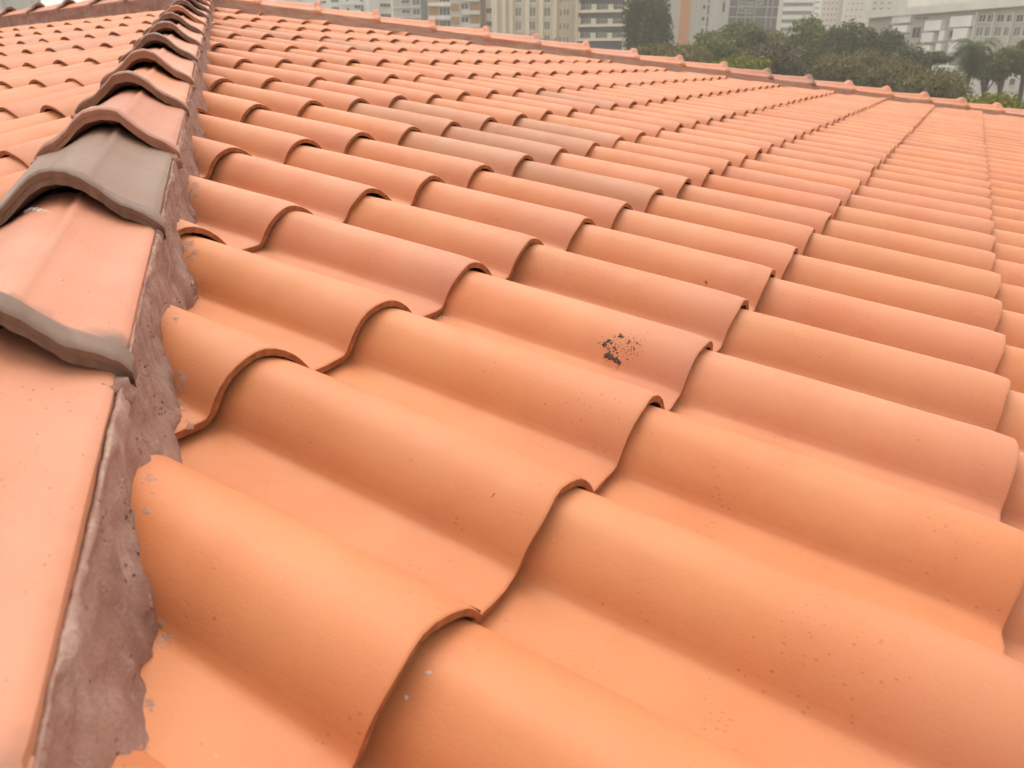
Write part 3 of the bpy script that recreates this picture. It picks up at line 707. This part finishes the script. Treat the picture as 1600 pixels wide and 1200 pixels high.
def tree(name, label, u, vtop, vbot, hw, dist, kind, leaves=3200, flat=1.0, size=0.34, lobes=9, seed=0, density=1.0):
    rs = np.random.default_rng(seed + 100); p = plan_at(u, dist)
    zt, zb = z_at(p, vtop), max(1.5, z_at(p, vbot)); rad = hw * dist / CAM_F * 0.97
    root = bpy.data.objects.new(name, None); COL.objects.link(root); root.location = (p[0], p[1], 0); tag(root, label, 'tree' if name != 'shrub' else 'shrub')
    h = zt - zb; cz = (zt + zb) / 2
    # lobes of foliage
    L_ = []
    for k in range(lobes):
        a = 2 * math.pi * k / lobes * 2.4 + rs.uniform(-.4, .4); rr = rad * rs.uniform(0.25, 0.70) * (0 if k == 0 else 1)
        L_.append((rr * math.cos(a), rr * math.sin(a), cz + h * rs.uniform(-0.22, 0.20) * (1 - 0.4 * rr / rad), rad * rs.uniform(0.34, 0.52), h * rs.uniform(0.24, 0.36) * flat))
    L_[0] = (0, 0, zt - h * 0.34, rad * 0.5, h * 0.33)
    # trunk and limbs
    tr = max(0.14, 0.022 * zt); top = Vector((rs.normal(0, .3), rs.normal(0, .3), zb + h * 0.35))
    parts = [tube([Vector((0, 0, -0.2)), Vector((rs.normal(0, .1), rs.normal(0, .1), zb * 0.5)), Vector((rs.normal(0, .2), rs.normal(0, .2), zb)), top], [tr * 1.35, tr, tr * 0.85, tr * 0.5])]
    for (x, y, z, r, hh) in L_:
        s0 = Vector((0, 0, zb * rs.uniform(0.75, 1.0))); e = Vector((x, y, z)); m = s0.lerp(e, 0.5) + Vector((rs.normal(0, .2), rs.normal(0, .2), 0.2))
        parts.append(tube([s0, m, e], [tr * 0.5, tr * 0.32, tr * 0.12], 5))
    V, F = join(parts); link('trunk', mesh_from('trunk', V, F), root, BARK)
    n = int(leaves * 2.0); size = size * 0.70; V = np.zeros((n, 4, 3)); idx = rs.integers(0, len(L_), n); LL = np.array(L_)[idx]
    d = rs.normal(size=(n, 3)); d /= np.linalg.norm(d, axis=1)[:, None]; rr = rs.uniform(0.45, 1.06, n) ** 0.6
    ctr = LL[:, :3] + d * rr[:, None] * np.stack([LL[:, 3], LL[:, 3], LL[:, 4]], 1)
    ctr += rs.normal(0, 0.12, (n, 3))
    nr = d + rs.normal(0, 0.55, (n, 3)); nr /= np.linalg.norm(nr, axis=1)[:, None]
    t1 = np.cross(nr, rs.normal(size=(n, 3))); t1 /= np.linalg.norm(t1, axis=1)[:, None]; t2 = np.cross(nr, t1)
    sz = size * rs.uniform(0.5, 1.25, n)
    for q, (sa, sb) in enumerate(((-1, -.15), (0.1, -.6), (1, .1), (-.1, .55))):
        V[:, q] = ctr + t1 * (sa * sz)[:, None] + t2 * (sb * sz)[:, None] + nr * (0.12 * sz * (1 if q % 2 else -1))[:, None]
    fs = np.arange(n * 4).reshape(n, 4)
    me = mesh_from('crown', V.reshape(-1, 3), fs.tolist(), False); link('crown', me, root, LEAVES[kind]); return root
tree('tree', 'dense dark green tree next to the balconied beige wing', 1013, -25, 110, 43, 118, 'dark', 4200, size=0.4, seed=1)
tree('tree', 'low yellow-green tree crown under the orange end wall', 1040, 66, 125, 62, 86, 'olive', 2800, seed=2)
tree('tree', 'spreading green umbrella-shaped tree in front of the glass office', 1150, 32, 84, 56, 104, 'mid', 3400, 0.75, seed=3)
tree('tree', 'mid green tree crown below the grey block', 1108, 58, 112, 52, 90, 'mid', 2800, seed=4)
tree('tree', 'bright yellow-green low crown peeking over the tiled hip', 1158, 86, 130, 46, 66, 'bright', 2600, 0.8, size=0.26, seed=5)
tree('tree', 'dry brown round-topped tree in the middle of the park', 1206, 62, 130, 46, 76, 'brown', 3400, size=0.22, seed=6)
tree('tree', 'tall mid green tree left of the darkest crowns', 1252, 24, 125, 48, 112, 'mid', 3600, size=0.38, seed=7)
tree('tree', 'tall dark tree with ragged top before the cream tower', 1322, 30, 135, 50, 106, 'dark', 3800, size=0.38, seed=8)
tree('tree', 'dark tree covering the left end of the concrete building', 1382, 42, 145, 36, 104, 'dark', 2800, size=0.36, seed=9)
tree('tree', 'olive rounded crown in front of the tall dark trees', 1305, 82, 165, 54, 80, 'olive', 3200, size=0.28, seed=10)
tree('tree', 'dull olive crown beside the ridge under the white panels', 1395, 92, 175, 56, 78, 'olive', 3200, size=0.28, seed=11)
tree('tree', 'flat dark umbrella tree below the white panels', 1457, 82, 104, 27, 108, 'dark', 1300, 0.7, size=0.3, lobes=6, seed=12)
tree('tree', 'dark olive crown between the umbrella tree and the palm', 1452, 112, 190, 46, 74, 'olive', 2600, size=0.26, seed=13)
tree('tree', 'bright green tree with visible trunk at the right of the palm', 1572, 72, 120, 30, 96, 'mid', 2200, size=0.3, lobes=7, seed=14)
tree('tree', 'green tree cut by the right picture edge', 1606, 58, 118, 30, 98, 'mid', 2200, size=0.3, lobes=7, seed=15)
tree('shrub', 'bright green clipped treetop low at the right picture edge', 1578, 147, 215, 50, 42, 'bright', 3600, 0.9, size=0.16, seed=16)
tree('tree', 'shadowy green tree filling the gap behind the brown tree', 1235, 70, 140, 50, 92, 'dark', 2600, size=0.32, seed=17)
tree('tree', 'dim green crown at the foot of the orange end wall', 1078, 74, 125, 40, 82, 'olive', 1800, size=0.28, seed=18)
tree('tree', 'green crown closing the gap between the umbrella tree and the tall trees', 1200, 44, 120, 40, 118, 'mid', 2400, size=0.34, seed=21)
tree('tree', 'grey-green crown just left of the dark ragged tree', 1290, 48, 140, 42, 114, 'mid', 2600, size=0.34, seed=22)
tree('tree', 'shaded crown under the white panels at the left', 1422, 66, 165, 34, 98, 'dark', 2600, size=0.32, seed=23)
tree('tree', 'low green crown directly left of the palm trunk', 1484, 104, 190, 34, 84, 'olive', 2400, size=0.28, seed=24)
tree('tree', 'green crown between the palm and the trees at the right edge', 1548, 84, 126, 30, 108, 'mid', 2200, size=0.30, lobes=7, seed=25)
tree('tree', 'olive canopy low in front of the ragged dark tree', 1350, 74, 165, 46, 90, 'olive', 3000, size=0.30, seed=26)
# palm with hanging fronds
def palm(u, vtop, dist, label):
    p = plan_at(u, dist); zt = z_at(p, vtop) - 0.6; rs = np.random.default_rng(5)
    root = bpy.data.objects.new('palm_tree', None); COL.objects.link(root); root.location = (p[0], p[1], 0); tag(root, label, 'palm')
    pts = [Vector((0.15 * math.sin(k), 0.1 * k / 8, zt * k / 8 - 0.1)) for k in range(9)]
    V, F = tube(pts, [0.30 - 0.012 * k for k in range(9)], 9); link('trunk', mesh_from('trunk', V, F), root, BARK)
    V, F = [], []
    for k in range(120):
        a = rs.uniform(0, 2 * math.pi); el = rs.uniform(-0.7, 1.2); ln = rs.uniform(2.4, 3.9); d = Vector((math.cos(a), math.sin(a), 0)); pos = Vector((0, 0, zt)); ang = el
        sd = Vector((-math.sin(a), math.cos(a), 0)); pr = None
        for q in range(9):
            wv = 0.42 * (0.25 + math.sin(math.pi * min(1, (q + 0.6) / 9))) * 0.8; dirv = d * math.cos(ang) + Vector((0, 0, math.sin(ang)))
            if q < 8:
                for sg in (-1, 1):
                    for rr_ in (0.0, 0.5):
                        b0 = pos + dirv * (ln / 9 * rr_); tip = b0 + sd * (sg * wv) + dirv * 0.25 + Vector((0, 0, -0.25 * wv - 0.1)); n0 = len(V)
                        V += [b0, b0 + dirv * 0.09, tip]; F.append((n0, n0 + 1, n0 + 2))
            pos = pos + dirv * (ln / 9); ang -= 0.30 if ang > -1.35 else 0.02
    link('frond', mesh_from('frond', V, F, False), root, LEAVES['dark'])
palm(1519, 66, 92, 'drooping palm tree in front of the concrete building')

# ------------------------------------------------------------------ ground
GR = plain('park_ground', (0.10, 0.11, 0.06), 0.95, 0.3, 0.02)
g = link('ground', mesh_from('ground', [(-1500, -1500, 0), (1500, -1500, 0), (1500, 1500, 0), (-1500, 1500, 0)], [(0, 1, 2, 3)], False), None, GR); structure(g)

# ------------------------------------------------------------------ thin mortar wash smeared on the tiles along the near hip
MAT['smear'] = plain('dried_mortar_wash', (0.42, 0.235, 0.165), 0.95, 0.16, 45.0, 0.15)

# ------------------------------------------------------------------ debris lying on the tiles
bpy.context.view_layer.update(); dg = bpy.context.evaluated_depsgraph_get()
def hit(u, v):
    d = Vector(ray(u, v)).normalized(); ok, loc, nor, *_ = sc.ray_cast(dg, Vector(CAM_C), d)
    if nor.dot(d) > 0: nor = -nor
    return loc, nor, (loc - Vector(CAM_C)).length / CAM_F
SOOT = plain('dark_dried_dirt', (0.10, 0.064, 0.048), 0.85, 0.35, 300.0, 0.25)
CRUMB = plain('whitish_lime_crumb', (0.55, 0.47, 0.42), 0.95, 0.12, 200.0, 0.15)
def blob(V, F, u, v, r, origin, high=0.35, rs=random):
    loc, nor, px = hit(u, v); R_ = r * px; a = nor.orthogonal().normalized(); c = nor.cross(a); b0 = len(V); n = 9
    ph = rs.uniform(0, 6)
    ring = [(1 + 0.35 * math.sin(3 * t + ph) + rs.uniform(-.2, .2)) for t in [2 * math.pi * k / n for k in range(n)]]
    for sc_, hh in ((1.0, -0.0002), (0.7, high * R_ * 0.7)):
        for k in range(n):
            t = 2 * math.pi * k / n; V.append(loc + (a * math.cos(t) + c * math.sin(t)) * (R_ * ring[k] * sc_) + nor * hh - origin)
    V.append(loc + nor * (high * R_) - origin)
    for k in range(n): F.append((b0 + k, b0 + (k + 1) % n, b0 + n + (k + 1) % n, b0 + n + k)); F.append((b0 + n + k, b0 + n + (k + 1) % n, b0 + 2 * n))
def dabs(pts):
    V, F = [], []; rd_ = random.Random(8)
    for u, v, r in pts:
        for _q in range(6): blob(V, F, u + rd_.gauss(0, r * 0.5), v + rd_.gauss(0, r * 0.8), r * rd_.uniform(0.45, 0.95), Vector((0, 0, 0)), 0.07, rd_)
    q = link('mortar_smear', mesh_from('mortar_smear', V, F), house, MAT['smear']); q['kind'] = 'stuff'
dabs([(302, 292, 7), (306, 305, 5), (292, 385, 7), (298, 398, 6), (303, 440, 5), (304, 470, 5), (272, 470, 5), (275, 498, 5), (284, 590, 8), (282, 640, 8), (296, 664, 6), (236, 745, 7), (228, 800, 6), (254, 1000, 9), (266, 993, 5), (236, 940, 6), (232, 1100, 7), (222, 1170, 7), (310, 250, 4), (318, 205, 4)])
def zp(x, y): return 850 + x / 5.333, 480 + y / 5.333
loc0, _, _ = hit(968, 548); V, F = [], []
spots = [(505, 305, 20), (500, 320, 14), (545, 275, 13), (530, 285, 12), (560, 300, 12), (585, 335, 12), (598, 352, 10), (636, 240, 17), (655, 246, 11), (632, 222, 7), (710, 285, 11), (698, 303, 9), (535, 392, 24), (520, 408, 18), (560, 418, 24), (590, 438, 22), (622, 452, 18), (630, 470, 11), (530, 345, 7), (520, 332, 6), (750, 345, 8), (775, 300, 9), (455, 300, 7), (470, 293, 5), (695, 435, 7), (610, 380, 9), (580, 368, 8), (745, 255, 5), (800, 290, 4), (820, 320, 4), (655, 345, 4), (680, 380, 5), (720, 395, 5), (740, 430, 4), (815, 365, 4), (620, 488, 6), (612, 502, 5), (604, 518, 4), (599, 533, 3.5), (375, 258, 2.5), (400, 265, 2.5), (425, 271, 2.5), (447, 280, 3)]
rs_ = random.Random(3)
spots += [(rs_.gauss(725, 65), rs_.gauss(320, 52), rs_.uniform(1.8, 4.2)) for _ in range(150)]
spots += [(rs_.gauss(560, 40), rs_.gauss(370, 60), rs_.uniform(2, 6)) for _ in range(50)]
for x, y, r in spots: u, v = zp(x, y); blob(V, F, u, v, r / 5.333 * 1.2, loc0, 0.30, rs_)
o = link('dirt_splatter', mesh_from('dirt_splatter', V, F), None, SOOT); o.location = loc0; tag(o, 'dark brown dried splatter on the curve of a clay tile', 'dirt')
def crumb(u, v, spots, label, mat=CRUMB, name='mortar_crumb', cat='crumb'):
    l0, _, _ = hit(u, v); V, F = [], []
    for du, dv, r in spots: blob(V, F, u + du, v + dv, r, l0, 0.55, rs_)
    q = link(name, mesh_from(name, V, F), None, mat); q.location = l0; tag(q, label, cat)
crumb(60, 328, [(-18, 2, 4.5), (-12, -1, 4.5), (-5, -1, 4), (2, 1, 4), (9, 2, 3.2), (16, 3, 2.4), (23, 4.5, 1.6)], 'long whitish mortar crumb on the pink hip cap under the grey-brown lip')
crumb(670, 1051, [(-4, 0, 2.5), (0, 0, 3.2), (4, 1, 2)], 'small white fleck on the lowest clay tile, upper one of two')
crumb(634, 1089, [(0, 0, 3.2), (1, 3, 2.2)], 'small white fleck on the lowest clay tile, lower one of two')
crumb(693, 495, [(-12, 0, 1.6), (-6, 0.5, 2.2), (0, 1, 2.4), (6, 1, 2.2), (12, 0.5, 1.5)], 'thin pale chip lying on a clay tile crest')
crumb(96, 437, [(0, 0, 2.2)], 'tiny pale grain on the pink hip cap beside its rib')
crumb(768, 776, [(0, 0, 1.4), (3, -3, 1.6), (5, -5, 1.0)], 'small dark speck on a flank of an orange tile', SOOT, 'dirt_speck', 'dirt')
# a thorn-like dry sprig standing on a tile
l0, n0, px = hit(1103, 441); V, F = [], []
for (dx, hgt, w_) in ((0.0, 11, 1.3), (1.6, 7, 1.0)):
    a = n0.orthogonal().normalized(); c = n0.cross(a); b0 = len(V); tip = (n0 + a * 0.15 * (1 if dx else -1)).normalized() * hgt * px
    side_v = Vector(CAM_R[0]) * dx * px
    for k in range(4): t = math.pi / 2 * k; V.append(side_v + (a * math.cos(t) + c * math.sin(t)) * w_ * px)
    V.append(side_v + tip)
    for k in range(4): F.append((b0 + k, b0 + (k + 1) % 4, b0 + 4))
o = link('dry_sprig', mesh_from('dry_sprig', V, F), None, SOOT); o.location = l0; tag(o, 'tiny dark dry sprig standing on a tile', 'twig')

# ------------------------------------------------------------------ haze over the city
HAZE_DENSITY = 0.0013
hz_m = bpy.data.materials.new('city_haze'); hz_m.use_nodes = True; ht = hz_m.node_tree; ht.nodes.clear()
pv = ht.nodes.new('ShaderNodeVolumePrincipled'); pv.inputs['Color'].default_value = (0.995, 0.95, 0.88, 1); pv.inputs['Density'].default_value = HAZE_DENSITY
ho = ht.nodes.new('ShaderNodeOutputMaterial'); ht.links.new(pv.outputs[0], ho.inputs['Volume'])
hz = link('haze', Boxes().box(-1510, 1510, -1510, 1510, -1.0, 78).mesh('haze'), None, hz_m); hz['kind'] = 'stuff'
